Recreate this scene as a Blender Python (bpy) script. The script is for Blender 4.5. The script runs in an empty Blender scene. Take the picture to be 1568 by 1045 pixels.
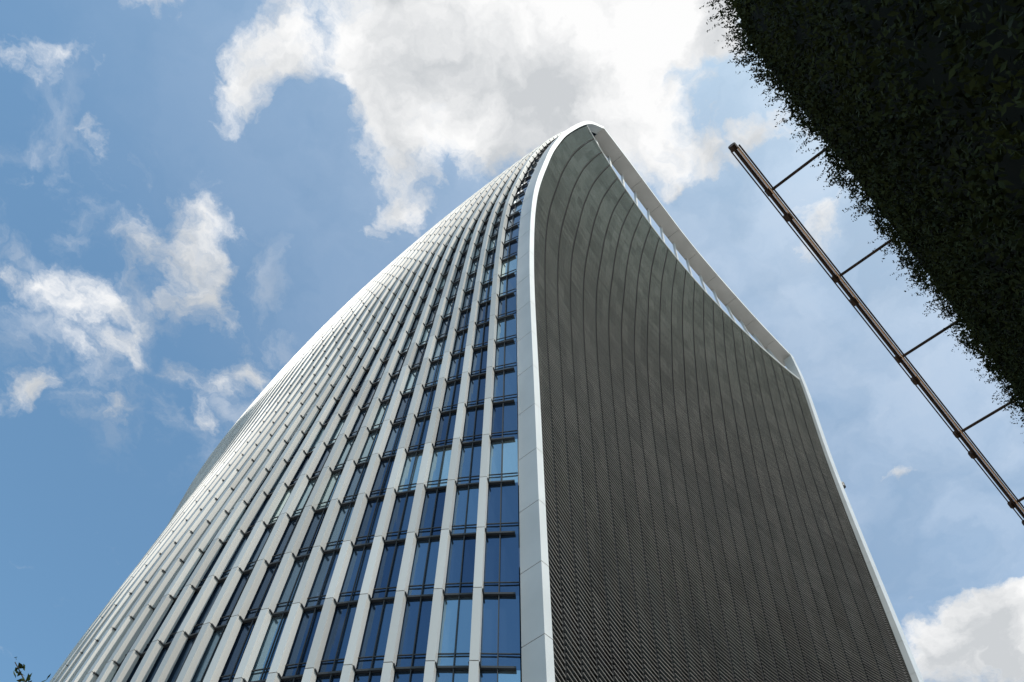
import bpy, math, random
import numpy as np
from mathutils import Matrix, Vector, noise
random.seed(3); rng=np.random.default_rng(3)
sc=bpy.context.scene
sc.view_settings.view_transform='Standard'; sc.view_settings.look='None'; sc.view_settings.exposure=0
E=1.6 # eye height
# ---------- camera
Zc=Vector((116,563,-1266)).normalized()
e1=Vector((.661,-.706,-.252)); e1=(e1-Zc*e1.dot(Zc)).normalized(); e2=Zc.cross(e1)
M=Matrix((e1,e2,Zc)).to_4x4(); M.translation=Vector((0,0,E))
cam=bpy.data.cameras.new("camera"); co=bpy.data.objects.new("camera",cam); sc.collection.objects.link(co)
cam.sensor_width=36; cam.lens=29.07; cam.clip_end=5000; cam.clip_start=.05; co.matrix_world=M; sc.camera=co
# ---------- helpers
def new_obj(name,verts,faces,mat,parent=None,smooth=False):
    me=bpy.data.meshes.new(name); me.from_pydata([tuple(map(float,v)) for v in verts],[],[tuple(int(i) for i in f) for f in faces])
    me.update(); ob=bpy.data.objects.new(name,me); sc.collection.objects.link(ob)
    me.materials.append(mat)
    if parent: ob.parent=parent
    return ob
def empty(name):
    o=bpy.data.objects.new(name,None); sc.collection.objects.link(o); return o
BOXF=[(0,1,2,3),(7,6,5,4),(0,4,5,1),(1,5,6,2),(2,6,7,3),(3,7,4,0)]
class MB:
    def __init__(s): s.v=[]; s.f=[]
    def hexa(s,pts):
        b=len(s.v); s.v+= [tuple(p) for p in pts]; s.f+=[tuple(b+i for i in f) for f in BOXF]
    def beam(s,a,b,n,u,w,h):
        n=np.array(n)*w/2; u=np.array(u)*h/2
        s.hexa([a-n-u,a+n-u,a+n+u,a-n+u,b-n-u,b+n-u,b+n+u,b-n+u])
    def quad(s,a,b,c,d):
        k=len(s.v); s.v+=[tuple(a),tuple(b),tuple(c),tuple(d)]; s.f.append((k,k+1,k+2,k+3))
    def tube(s,a,b,r,n=8,r2=None):
        r2=r if r2 is None else r2
        a=np.array(a,float);b=np.array(b,float);d=b-a;d/=np.linalg.norm(d)
        t=np.array([0,0,1.]) if abs(d[2])<.9 else np.array([1.,0,0])
        x=np.cross(d,t);x/=np.linalg.norm(x);y=np.cross(d,x);k=len(s.v)
        for P,q in((a,r),(b,r2)):
            for i in range(n):
                an=2*math.pi*i/n; s.v.append(tuple(P+q*(math.cos(an)*x+math.sin(an)*y)))
        for i in range(n):
            j=(i+1)%n; s.f.append((k+i,k+j,k+n+j,k+n+i))
        s.f.append(tuple(k+i for i in range(n))[::-1]); s.f.append(tuple(k+n+i for i in range(n)))
def catmull(P,n=40):
    P=np.array(P,float); Q=np.vstack([2*P[0]-P[1],P,2*P[-1]-P[-2]]); out=[]
    for i in range(1,len(Q)-2):
        for t in np.linspace(0,1,n,endpoint=False):
            a,b,c,d=Q[i-1:i+3]
            out.append(.5*((2*b)+(-a+c)*t+(2*a-5*b+4*c-d)*t*t+(-a+3*b-3*c+d)*t**3))
    out.append(P[-1]); return np.array(out)
def mat(name,col,rough=.5,metal=0,spec=.5):
    m=bpy.data.materials.new(name); m.use_nodes=True; b=m.node_tree.nodes['Principled BSDF']
    b.inputs['Base Color'].default_value=(*col,1); b.inputs['Roughness'].default_value=rough
    b.inputs['Metallic'].default_value=metal; b.inputs['Specular IOR Level'].default_value=spec
    return m
def noisy(m,c1,c2,scale,detail=4,rr=None):
    nt=m.node_tree; b=nt.nodes['Principled BSDF']
    g=nt.nodes.new('ShaderNodeNewGeometry'); n=nt.nodes.new('ShaderNodeTexNoise'); n.inputs['Scale'].default_value=scale; n.inputs['Detail'].default_value=detail
    nt.links.new(g.outputs['Position'],n.inputs['Vector'])
    r=nt.nodes.new('ShaderNodeValToRGB'); r.color_ramp.elements[0].position=.3; r.color_ramp.elements[1].position=.7
    r.color_ramp.elements[0].color=(*c1,1); r.color_ramp.elements[1].color=(*c2,1)
    nt.links.new(n.outputs['Fac'],r.inputs['Fac']); nt.links.new(r.outputs['Color'],b.inputs['Base Color'])
    return m
def attr_ramp(name,stops,rough,metal):
    m=bpy.data.materials.new(name); m.use_nodes=True
    nt=m.node_tree; b=nt.nodes['Principled BSDF']; at=nt.nodes.new('ShaderNodeAttribute'); at.attribute_name='rnd'
    cr=nt.nodes.new('ShaderNodeValToRGB'); els=cr.color_ramp.elements
    els[0].position=stops[0][0]; els[0].color=(*stops[0][1],1); els[1].position=stops[-1][0]; els[1].color=(*stops[-1][1],1)
    for p,c in stops[1:-1]:
        e=els.new(p); e.color=(*c,1)
    nt.links.new(at.outputs['Fac'],cr.inputs['Fac']); nt.links.new(cr.outputs['Color'],b.inputs['Base Color'])
    b.inputs['Metallic'].default_value=metal; b.inputs['Roughness'].default_value=rough
    return m
def set_rnd(ob,vals):
    a=ob.data.attributes.new("rnd",'FLOAT','FACE'); a.data.foreach_set('value',vals)
m_white=noisy(mat("white_aluminium",(.6,.6,.6),.35,.1),(.46,.455,.44),(.55,.54,.525),.25)
m_fin=attr_ramp("fin_aluminium",[(0,(.43,.42,.40)),(1,(.57,.56,.535))],.4,.1)
m_dark=mat("dark_frame",(.035,.038,.042),.5,0,.3)
m_rib=mat("rib_matte_black",(.015,.015,.015),.9,0,.05)  # matte near-black ribs between louvre bays
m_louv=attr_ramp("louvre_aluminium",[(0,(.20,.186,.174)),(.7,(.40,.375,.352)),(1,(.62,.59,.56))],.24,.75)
m_back=mat("south_glass",(.02,.02,.02),.15)
m_glass=attr_ramp("facade_glass",[(0,(.045,.08,.145)),(.5,(.12,.19,.28)),(.8,(.28,.39,.46)),(1,(.60,.70,.68))],.04,.85)

# ---------- tower
tower=empty("office_tower")
A=catmull([(27.5,21.8,0),(25.3,21.7,15),(23,21.5,30),(19.3,20.8,52.4),(15.6,20,75),(13.5,19,91.5),(13.2,17.9,106),(13.7,17.3,117.7),(15.2,16.6,132.4),(18.4,15.3,150.4),(22.4,14.6,160)])
B=catmull([(71,18.2,0),(73.5,17.8,35),(77,17.2,69),(82,16.5,114),(84.9,15,146),(84.6,14.5,160)])
R=catmull([(22.4,14.6,160),(30,14.9,160.3),(51,15.8,160.6),(70,15.4,160.3),(84.6,14.5,160)])
for c in(A,B,R): c[:,2]+=E
A[0,2]=B[0,2]=0
def Az(z): return np.array([np.interp(z,A[:,2],A[:,0]),np.interp(z,A[:,2],A[:,1]),z])
def Bz(z): return np.array([np.interp(z,B[:,2],B[:,0]),np.interp(z,B[:,2],B[:,1]),z])
def resample(C,step):
    s=np.r_[0,np.cumsum(np.linalg.norm(np.diff(C,axis=0),axis=1))]; n=max(1,int(round(s[-1]/step))); t=np.linspace(0,s[-1],n+1)
    return np.stack([np.interp(t,s,C[:,i]) for i in range(3)],1)
def band(C,width,thick,name,step=5.,gap=.05,flip=1):
    fine=6; mb=MB(); n=max(1,int(round(np.linalg.norm(np.diff(C,axis=0),axis=1).sum()/step)))
    cs=np.r_[0,np.cumsum(np.linalg.norm(np.diff(C,axis=0),axis=1))]; tot=cs[-1]
    def at(t): return np.array([np.interp(t,cs,C[:,i]) for i in range(3)])
    L=tot/n
    for k in range(n):
        pr=None
        for t in np.linspace(k*L+gap/2,(k+1)*L-gap/2,fine+1):
            p=at(t); q=at(min(t+.3,tot))-at(max(t-.3,0)); N=np.array([-q[2],0,q[0]])*flip; N/=np.linalg.norm(N)
            sec=[p,p-N*thick,p-N*thick+np.array([0,width,0]),p+np.array([0,width,0])]
            b0=len(mb.v); mb.v+=[tuple(x) for x in sec]
            if pr is not None:
                for i in range(4): j=(i+1)%4; mb.f.append((pr+i,pr+j,b0+j,b0+i))
            else: mb.f.append((b0,b0+1,b0+2,b0+3))
            pr=b0
        mb.f.append((pr+3,pr+2,pr+1,pr))
    return new_obj(name,mb.v,mb.f,m_white,tower)
band(A,1.6,.65,"edge_band_west")
band(R,2.9,1.4,"roof_edge_band",step=6)
band(B,1.8,1.6,"edge_band_east",flip=-1)
# west facade
L=60.; NB=32
bc=catmull([(0,13.2,0),(30,12.0,0),(45,10.4,0),(60,7.8,0),(75,5.1,0),(90,3.2,0),(105,2.2,0),(130,1.7,0),(165,1.5,0)],10)
def bul(z): return np.interp(z,bc[:,0],bc[:,1])
sA=np.r_[0,np.cumsum(np.linalg.norm(np.diff(A,axis=0),axis=1))]; tt=[0.]
while tt[-1]<sA[-1]-1.5: tt.append(tt[-1]+np.interp(tt[-1],[35,100],[4.8,3.3]))
tt[-1]=sA[-1]; P=np.stack([np.interp(tt,sA,A[:,i]) for i in range(3)],1)
nr=len(P)
S=np.linspace(0,1,NB+1)
G=np.array([[(P[i][0]-bul(P[i][2])*4*s*(1-s),P[i][1]+1.7+(L-1.7)*s,P[i][2]) for i in range(nr)] for s in S])
fins=MB(); fr=MB(); gl=MB(); rnd=[]; frnd=[]
def outn(j,i):
    t=G[j,min(i+1,nr-1)]-G[j,max(i-1,0)]; h=G[min(j+1,NB),i]-G[max(j-1,0),i]
    n=np.cross(t,h); n/=np.linalg.norm(n)
    if n[0]>0 : n=-n
    return n,h/np.linalg.norm(h)
NN=[[outn(j,i) for i in range(nr)] for j in range(NB+1)]
for j in range(NB+1):
    for i in range(nr-1):
        a=G[j,i];b_=G[j,i+1]; n,h=NN[j][i]; n2,h2=NN[j][i+1]; d=(b_-a); g=d*.006; up=d/np.linalg.norm(d)
        w=.48;dep=.58
        if j>0:
            q=[]
            for p_,nn,hh in((a+g,n,h),(b_-g,n2,h2)):
                q+=[p_-hh*w/2,p_+hh*w/2,p_+hh*w/2+nn*dep,p_-hh*w/2+nn*dep]
            fins.hexa(q); frnd+=[random.random()]*6
            fr.beam(a-h*.31,a+h*.31,n,up,.9,.08)
        if j<NB:
            c=G[j+1,i];e=G[j+1,i+1]; off=-.12
            fr.beam(a+h*.2,c-h*.2,n,up,.22,.12)
            mid=(a+c)/2; midt=(b_+e)/2
            fr.beam(mid,midt,h,n,.05,.12)
            fr.beam(a*.82+b_*.18,c*.82+e*.18,n,up,.08,.05)
            pl=random.random()
            for (p0,p1,p2,p3) in((a,mid,midt,b_),(mid,c,e,midt)):
                r=random.random(); v=.35*r if pl<.55 else (.35+.45*r if pl<.9 else .75+.25*r)
                k=[x+n*(off+random.uniform(-.02,.02)) for x in(p0,p1,p2,p3)]
                gl.quad(*k); rnd.append(v)
o=new_obj("west_fins",fins.v,fins.f,m_fin,tower); set_rnd(o,frnd)
new_obj("west_frames",fr.v,fr.f,m_dark,tower)
o=new_obj("west_glass",gl.v,gl.f,m_glass,tower); set_rnd(o,rnd)
# south louvres
ZT=149+E
def cz(z): return np.interp(z,[0,80,150],[4.5,4.2,3.2])
NBAY=24
def Sx(s,z):
    a=Az(z);b=Bz(z); w=b[0]-a[0]; s2=(.7+s*(w-2.3))/w
    p=a*(1-s2)+b*s2; p[1]+=cz(z)*4*s2*(1-s2)+.35; p[2]=z; return p
lou=MB(); lr=[]; zs=np.arange(.6,ZT,.42)
bayt=rng.uniform(-.03,.03,(NBAY*2,60))
for zi,z in enumerate(zs):
    pts=[Sx(k/NBAY,z) for k in range(NBAY+1)]
    for k in range(NBAY):
        A0=pts[k];B0=pts[k+1]; d=B0-A0; rr=random.random()*.22
        for hf in(0,1):
            a=A0+d*(.05 if hf==0 else .5); b_=A0+d*(.497 if hf==0 else .95)
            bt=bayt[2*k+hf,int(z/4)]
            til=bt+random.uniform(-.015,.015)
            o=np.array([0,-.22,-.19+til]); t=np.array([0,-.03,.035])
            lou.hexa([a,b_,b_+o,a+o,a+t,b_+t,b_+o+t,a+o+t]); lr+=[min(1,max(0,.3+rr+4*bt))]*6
o=new_obj("south_louvres",lou.v,lou.f,m_louv,tower); set_rnd(o,lr)
rib=MB(); zz=np.linspace(0,ZT,60)
for k in range(NBAY+1):
    for z0,z1 in zip(zz[:-1],zz[1:]):
        rib.beam(Sx(k/NBAY,z0)+[0,-.02,0],Sx(k/NBAY,z1)+[0,-.02,0],np.array([1,0,0]),np.array([0,1,0]),.14,.34)
new_obj("south_ribs",rib.v,rib.f,m_rib,tower)
sb=MB(); ns=44
for z0,z1 in zip(zz[:-1],zz[1:]):
    for k in range(ns):
        q=[Sx(k/ns,z0),Sx((k+1)/ns,z0),Sx((k+1)/ns,z1),Sx(k/ns,z1)]
        sb.quad(*[x+np.array([0,.3,0]) for x in q])
new_obj("south_glazing",sb.v,sb.f,m_back,tower)
st=MB(); te=MB()
for k in range(NBAY):
    te.beam(Sx(k/NBAY,ZT),Sx((k+1)/NBAY,ZT),np.array([0,1,0]),np.array([0,0,1]),.5,.5)
for k in range(1,15):
    s=k/15; q=Sx(s,ZT); yr=np.interp(q[0],R[:,0],R[:,1])+2.6; zr=np.interp(q[0],R[:,0],R[:,2])-.6
    st.beam(q,np.array([q[0],yr,zr]),np.array([1,0,0]),np.array([0,1,0]),.4,.4)
new_obj("parapet_rail",te.v,te.f,m_white,tower); new_obj("roof_struts",st.v,st.f,m_white,tower)
rf=MB()
rf.hexa([(23,23,157),(84,23,157),(84,80,157),(23,80,157),(23,23,159.5),(84,23,159.5),(84,80,159.5),(23,80,159.5)])
new_obj("roof_slab",rf.v,rf.f,m_white,tower)
bk=MB()
for z0,z1 in zip(zz[:-1],zz[1:]):
    b0=Bz(z0);b1=Bz(z1);a0=Az(z0);a1=Az(z1)
    for k in range(12):
        f=lambda b,s,z: b+np.array([bul(z)*4*s*(1-s)*.6-1.2,1.8+58*s,0])
        bk.quad(f(b0,k/12,z0),f(b0,(k+1)/12,z0),f(b1,(k+1)/12,z1),f(b1,k/12,z1))
    bk.quad((a0[0],a0[1]+60,z0),(b0[0]-1.2,b0[1]+59.8,z0),(b1[0]-1.2,b1[1]+59.8,z1),(a1[0],a1[1]+60,z1))
new_obj("rear_facade",bk.v,bk.f,m_glass,tower)
fx=MB(); q=Bz(115)
fx.hexa([q+np.array(v) for v in((-.2,.2,-.15),(1.3,.2,-.15),(1.3,.5,-.15),(-.2,.5,-.15),(-.2,.2,.15),(1.3,.2,.15),(1.3,.5,.15),(-.2,.5,.15))])
fx.tube(q+np.array([1.3,.35,-.5]),q+np.array([1.3,.35,.5]),.35,10)
new_obj("facade_fixture",fx.v,fx.f,m_dark,tower)  # small box camera on a bracket at the east edge, not a lamp

# ---------- green wall
H=14
def leafmat(name,c1,c2):
    return noisy(mat(name,c1,.75,0,.1),c1,c2,2,5)
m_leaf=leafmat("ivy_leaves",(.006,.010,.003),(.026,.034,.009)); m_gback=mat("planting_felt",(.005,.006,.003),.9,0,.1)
out=catmull([(1.6,-8,0),(1.1,-4,0),(1.0,-2.3,0),(1.25,-1.6,0),(1.75,-1.28,0),(2.7,-1.15,0),(4.65,-1.2,0),(11,-1.28,0),(30,-1.5,0)],20)
out=resample(out,.2)
gw=empty("green_wall")
mb=MB(); top=H+E
for a,b_ in zip(out[:-1],out[1:]):
    mb.quad((a[0]+.15,a[1]-.12,0),(b_[0]+.15,b_[1]-.12,0),(b_[0]+.15,b_[1]-.12,top),(a[0]+.15,a[1]-.12,top))
    mb.quad((a[0]+.15,a[1]-.12,top),(b_[0]+.15,b_[1]-.12,top),(b_[0]+.5,-9,top),(a[0]+.5,-9,top))
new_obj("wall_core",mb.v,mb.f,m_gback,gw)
def leaves(n,fx,size,name,par,m):
    c=fx(n); n=len(c)
    a=rng.normal(size=(n,3)); a/=np.linalg.norm(a,axis=1)[:,None]; b2=rng.normal(size=(n,3)); b2=np.cross(a,b2); b2/=np.linalg.norm(b2,axis=1)[:,None]
    s=rng.uniform(.5,1.2,n)[:,None]*size
    v=np.stack([c-a*s,c-b2*s*.45,c+a*s,c+b2*s*.45],1).reshape(-1,3)
    me=bpy.data.meshes.new(name); me.vertices.add(4*n); me.vertices.foreach_set('co',v.ravel()); me.loops.add(4*n); me.loops.foreach_set('vertex_index',np.arange(4*n))
    me.polygons.add(n); me.polygons.foreach_set('loop_start',np.arange(n)*4); me.polygons.foreach_set('loop_total',np.full(n,4)); me.update(); me.validate()
    me.materials.append(m); ob=bpy.data.objects.new(name,me); sc.collection.objects.link(ob); ob.parent=par; return ob
cum=np.r_[0,np.cumsum(np.linalg.norm(np.diff(out,axis=0),axis=1))]
def fwall(n):
    t=rng.uniform(3,22,n); z=rng.uniform(2,top+.1,n)
    x=np.interp(t,cum,out[:,0]); y=np.interp(t,cum,out[:,1])
    dx=np.interp(t+.1,cum,out[:,0])-x; dy=np.interp(t+.1,cum,out[:,1])-y; l=np.hypot(dx,dy); nx,ny=-dy/l,dx/l
    bump=np.array([noise.noise(Vector((a*1.3,b*1.3,0)))*.22+noise.noise(Vector((a*4,b*4,5)))*.14 for a,b in zip(t,z)])
    d=bump+rng.uniform(-.12,.05,n)
    return np.stack([x+nx*d,y+ny*d,z],1)
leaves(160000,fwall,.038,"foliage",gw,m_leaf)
def sprig(n):
    C=[]
    for k in range(600):
        t=rng.uniform(4,22); x=np.interp(t,cum,out[:,0]);y=np.interp(t,cum,out[:,1]); z=top-rng.uniform(-.1,.9); ln=rng.uniform(.08,.4)
        d=rng.normal(size=3)*.5+np.array([0 if t>8 else -.5,1,.2]); d/=np.linalg.norm(d)
        for q in np.linspace(0,1,18): C.append(np.array([x,y,z])+d*ln*q+rng.normal(size=3)*.014)
    return np.array(C)
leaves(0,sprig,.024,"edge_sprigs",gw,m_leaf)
# railing
m_rail=noisy(mat("railing_steel",(.05,.04,.035),.6,0,.2),(.03,.018,.012),(.07,.038,.024),6)
m_cop_hi=noisy(mat("railing_copper_highlight",(.5,.25,.14),.3,.5),(.70,.42,.26),(.85,.58,.40),5)  # orange highlight along the dark rail, painted as a pale copper base colour
rail=empty("metal_railing")
rl=MB(); cp=MB(); zr=H+E
rl.tube((3.62,-.12,zr),(24,-.26,zr),.032); cp.tube((3.64,-.175,zr-.02),(24,-.315,zr-.02),.02); rl.tube((3.64,-.055,zr),(24,-.195,zr),.012); rl.tube((3.64,-.215,zr+.02),(24,-.355,zr+.02),.014)
for k in range(0,10):
    x=4.6+2*k; rl.tube((x,-.1,zr),(x,-1.35,zr),.026)
    rl.tube((x+.5,-.135,zr),(x+.62,-.135,zr),.062); rl.tube((x-.06,-.13,zr),(x+.06,-.13,zr),.048)
rl.tube((3.56,-.12,zr),(3.66,-.12,zr),.07)
new_obj("rails",rl.v,rl.f,m_rail,rail); new_obj("copper_highlight_pipe",cp.v,cp.f,m_cop_hi,rail)  # thin pipe carries the rail's painted highlight
# tree
tree=empty("street_tree"); tb=MB(); tb.tube((2.6,16.4,0),(2.6,16.0,5),.18,10,.13); tb.tube((2.6,16.0,5),(2.7,15.6,10.4),.13,8,.05)
m_bark=mat("bark",(.06,.045,.03),.9)
tips=[]
for k in range(30):
    z=rng.uniform(4.5,9.4); an=rng.uniform(0,6.28); l=rng.uniform(.8,2.2)
    a=np.array([2.65,15.8,z]); b_=a+[math.cos(an)*l,math.sin(an)*l,rng.uniform(.4,1.1)]; tb.tube(a,b_,.04,5,.012); tips.append((a,b_))
tw=[((2.7,15.6,10.4),(2.75,15.25,11.7)),((2.75,15.25,11.7),(2.4,15.1,12.0)),((2.4,15.1,12.0),(1.95,15.05,12.18)),((2.75,15.25,11.7),(2.9,15.1,12.12)),((2.4,15.1,12.0),(2.2,15.0,11.9)),((2.75,15.25,11.7),(2.6,14.95,12.15))]
for a,b_ in tw: tb.tube(a,b_,.014,5,.008)
new_obj("trunk",tb.v,tb.f,m_bark,tree)
def crown(n):
    C=[]
    for a,b_ in tips:
        for k in range(160): C.append(a+(b_-a)*rng.uniform(.4,1.05)+rng.normal(size=3)*.28)
    for a,b_ in tw[1:]:
        a=np.array(a);b_=np.array(b_)
        for k in range(14): C.append(a+(b_-a)*rng.uniform(.2,1.05)+rng.normal(size=3)*.06)
    return np.array(C)
leaves(0,crown,.085,"crown",tree,leafmat("tree_leaves",(.02,.03,.01),(.05,.07,.02)))
new_obj("ground",[(-3000,-3000,0),(3000,-3000,0),(3000,3000,0),(-3000,3000,0)],[(0,1,2,3)],noisy(mat("paving",(.2,.2,.2),.8),(.26,.245,.225),(.34,.32,.295),.8))

# ---------- sun + sky
el=math.radians(58); az=math.radians(187)
sd=Vector((math.sin(az)*math.cos(el),math.cos(az)*math.cos(el),math.sin(el)))
sl=bpy.data.lights.new("sun",'SUN'); sl.energy=4.5; sl.angle=math.radians(.5); sl.color=(1,.94,.86); so=bpy.data.objects.new("sun",sl); sc.collection.objects.link(so)
so.rotation_euler=sd.to_track_quat('Z','Y').to_euler()
w=bpy.data.worlds.new("World"); sc.world=w; w.use_nodes=True; nt=w.node_tree; N=nt.nodes; Lk=nt.links
try: w.cycles.sampling_method='MANUAL'; w.cycles.sample_map_resolution=256
except Exception: pass
bg=N['Background']; bg.inputs['Strength'].default_value=.13
sky=N.new('ShaderNodeTexSky'); sky.sky_type='NISHITA'; sky.sun_disc=False; sky.sun_elevation=el; sky.sun_rotation=az; sky.dust_density=2.0; sky.ozone_density=1.0
tint=N.new('ShaderNodeVectorMath'); tint.operation='MULTIPLY'; tint.inputs[1].default_value=(1.22,1.62,1.6); Lk.new(sky.outputs[0],tint.inputs[0])
tc=N.new('ShaderNodeTexCoord'); sx=N.new('ShaderNodeSeparateXYZ'); Lk.new(tc.outputs['Generated'],sx.inputs[0])
def mth(op,a,b=None,c=None,clamp=False):
    n=N.new('ShaderNodeMath'); n.operation=op; n.use_clamp=clamp
    for i,x in enumerate((a,b,c)):
        if x is None: continue
        if isinstance(x,(int,float)): n.inputs[i].default_value=x
        else: Lk.new(x,n.inputs[i])
    return n.outputs[0]
zc=mth('MAXIMUM',sx.outputs[2],.08); px=mth('DIVIDE',sx.outputs[0],zc); py=mth('DIVIDE',sx.outputs[1],zc)
cx=N.new('ShaderNodeCombineXYZ'); Lk.new(px,cx.inputs[0]); Lk.new(py,cx.inputs[1]); pv=cx.outputs[0]
def nz(scale,detail,rough,vec,off=0):
    n=N.new('ShaderNodeTexNoise'); n.noise_dimensions='2D'; n.inputs['Scale'].default_value=scale; n.inputs['Detail'].default_value=detail; n.inputs['Roughness'].default_value=rough
    m=N.new('ShaderNodeVectorMath'); m.operation='ADD'; m.inputs[1].default_value=(off,off,off); Lk.new(vec,m.inputs[0]); Lk.new(m.outputs[0],n.inputs['Vector']); return n
dn=nz(7,6,.6,pv,3.3); s1=N.new('ShaderNodeVectorMath'); s1.operation='SUBTRACT'; s1.inputs[1].default_value=(.5,.5,.5); Lk.new(dn.outputs['Color'],s1.inputs[0])
s2=N.new('ShaderNodeVectorMath'); s2.operation='SCALE'; s2.inputs['Scale'].default_value=.13; Lk.new(s1.outputs[0],s2.inputs[0])
s3=N.new('ShaderNodeVectorMath'); s3.operation='ADD'; Lk.new(pv,s3.inputs[0]); Lk.new(s2.outputs[0],s3.inputs[1])
s4=N.new('ShaderNodeVectorMath'); s4.operation='MULTIPLY'; s4.inputs[1].default_value=(1,1,0); Lk.new(s3.outputs[0],s4.inputs[0]); wv=s4.outputs[0]
def sph(x,y,ru,rw,an=0):
    mp=N.new('ShaderNodeMapping'); mp.vector_type='TEXTURE'; mp.inputs['Location'].default_value=(x,y,0); mp.inputs['Rotation'].default_value=(0,0,an); mp.inputs['Scale'].default_value=(ru,rw,1)
    Lk.new(wv,mp.inputs['Vector']); g=N.new('ShaderNodeTexGradient'); g.gradient_type='SPHERICAL'; Lk.new(mp.outputs[0],g.inputs[0]); return g.outputs['Fac']
def sstep(v,a,b,lo=0,hi=1):
    mr=N.new('ShaderNodeMapRange'); mr.interpolation_type='SMOOTHSTEP'; mr.inputs['From Min'].default_value=a; mr.inputs['From Max'].default_value=b; mr.inputs['To Min'].default_value=lo; mr.inputs['To Max'].default_value=hi; Lk.new(v,mr.inputs['Value']); return mr.outputs['Result']
# cloud masses: centre (x/z, y/z of the direction), radii, rotation, density
clouds=[(-.045,.135,.34,.11,-.80,1.9),(.049,.079,.192,.16,-.85,1.9),(-.169,.363,.07,.105,.27,1.15),(-.033,.287,.072,.12,-1.02,1.5),(.05,.202,.14,.096,-.86,1.3),(.155,.069,.068,.094,-.86,1.0),(.098,-.05,.121,.07,-.85,1.5),
(.226,.004,.10,.07,-.86,1.2),(.17,-.064,.065,.05,-.85,.8),
(-.126,.625,.09,.11,-.87,.78),(-.091,.557,.061,.092,-.87,.78),(-.05,.634,.07,.09,-.88,.76),(-.189,.793,.13,.055,-.69,.74),(-.103,.742,.11,.08,-.5,.8),(-.115,.83,.12,.07,-.87,.7),
(-.043,.789,.05,.05,-.87,.85),(-.112,.944,.05,.065,-.87,1.0),(-.018,.876,.08,.07,-.87,.72),(.092,.797,.045,.045,-.87,.95),(.076,.681,.07,.07,-.87,1.1),(.034,.751,.06,.06,-.87,.72),
(-.357,.541,.10,.06,-.87,.7),(-.337,.408,.10,.05,-.87,.95),(-.246,.567,.08,.06,-.87,.5),
(.054,.345,.05,.03,-.87,.85),(.047,.397,.035,.05,-.87,.7),
(.400,-.04,.06,.07,-.87,.72),(.767,.083,.06,.05,-.87,.85),(1.106,.133,.24,.13,-.87,1.9),(1.06,.073,.11,.09,-.87,1.3),(.234,.083,.045,.045,-.87,.85),(.29,-.08,.08,.08,-.87,.6),
(-.75,1.0,.3,.25,0,1.1),(-.55,-.1,.35,.2,0,1.2),(-1.2,.2,.6,.3,.5,1.0),(-.3,2.2,.8,.3,0,1.0),(-2.5,1.0,.9,.6,0,1.0),(.6,-1.0,.5,.4,0,1.2)]
field=None
for (x,y,ru,rw,an,wt) in clouds:
    g=sph(x,y,ru,rw,an)
    field=mth('MULTIPLY',g,wt) if field is None else mth('MULTIPLY_ADD',g,wt,field)
n1=nz(11,9,.62,wv,7.7); dens=mth('ADD',mth('MULTIPLY',mth('SUBTRACT',n1.outputs['Fac'],.5),1.9),field)
a1=sstep(dens,.25,1.2)
veil=mth('MULTIPLY',sph(.5,-.4,1.6,1.2),mth('MULTIPLY_ADD',n1.outputs['Fac'],.25,.36))
n3=nz(7,9,.6,wv,33.1)
wisp=mth('MULTIPLY',sstep(n3.outputs['Fac'],.46,.75,0,.42),sstep(sph(-.1,.72,.36,.3),0,.5))
alpha=mth('MAXIMUM',mth('MAXIMUM',a1,veil),wisp)
n2=nz(6,6,.55,wv,1.1)
cr=N.new('ShaderNodeValToRGB'); cr.color_ramp.elements[0].position=.36; cr.color_ramp.elements[0].color=(.62,.645,.67,1); cr.color_ramp.elements[1].position=.6; cr.color_ramp.elements[1].color=(1,1,1,1); Lk.new(n2.outputs['Fac'],cr.inputs['Fac'])
vs=N.new('ShaderNodeVectorMath'); vs.operation='SCALE'; vs.inputs['Scale'].default_value=7.6; Lk.new(cr.outputs['Color'],vs.inputs[0])
mx=N.new('ShaderNodeMix'); mx.data_type='RGBA'; Lk.new(alpha,mx.inputs[0]); Lk.new(tint.outputs[0],mx.inputs[6]); Lk.new(vs.outputs[0],mx.inputs[7]); Lk.new(mx.outputs[2],bg.inputs['Color'])
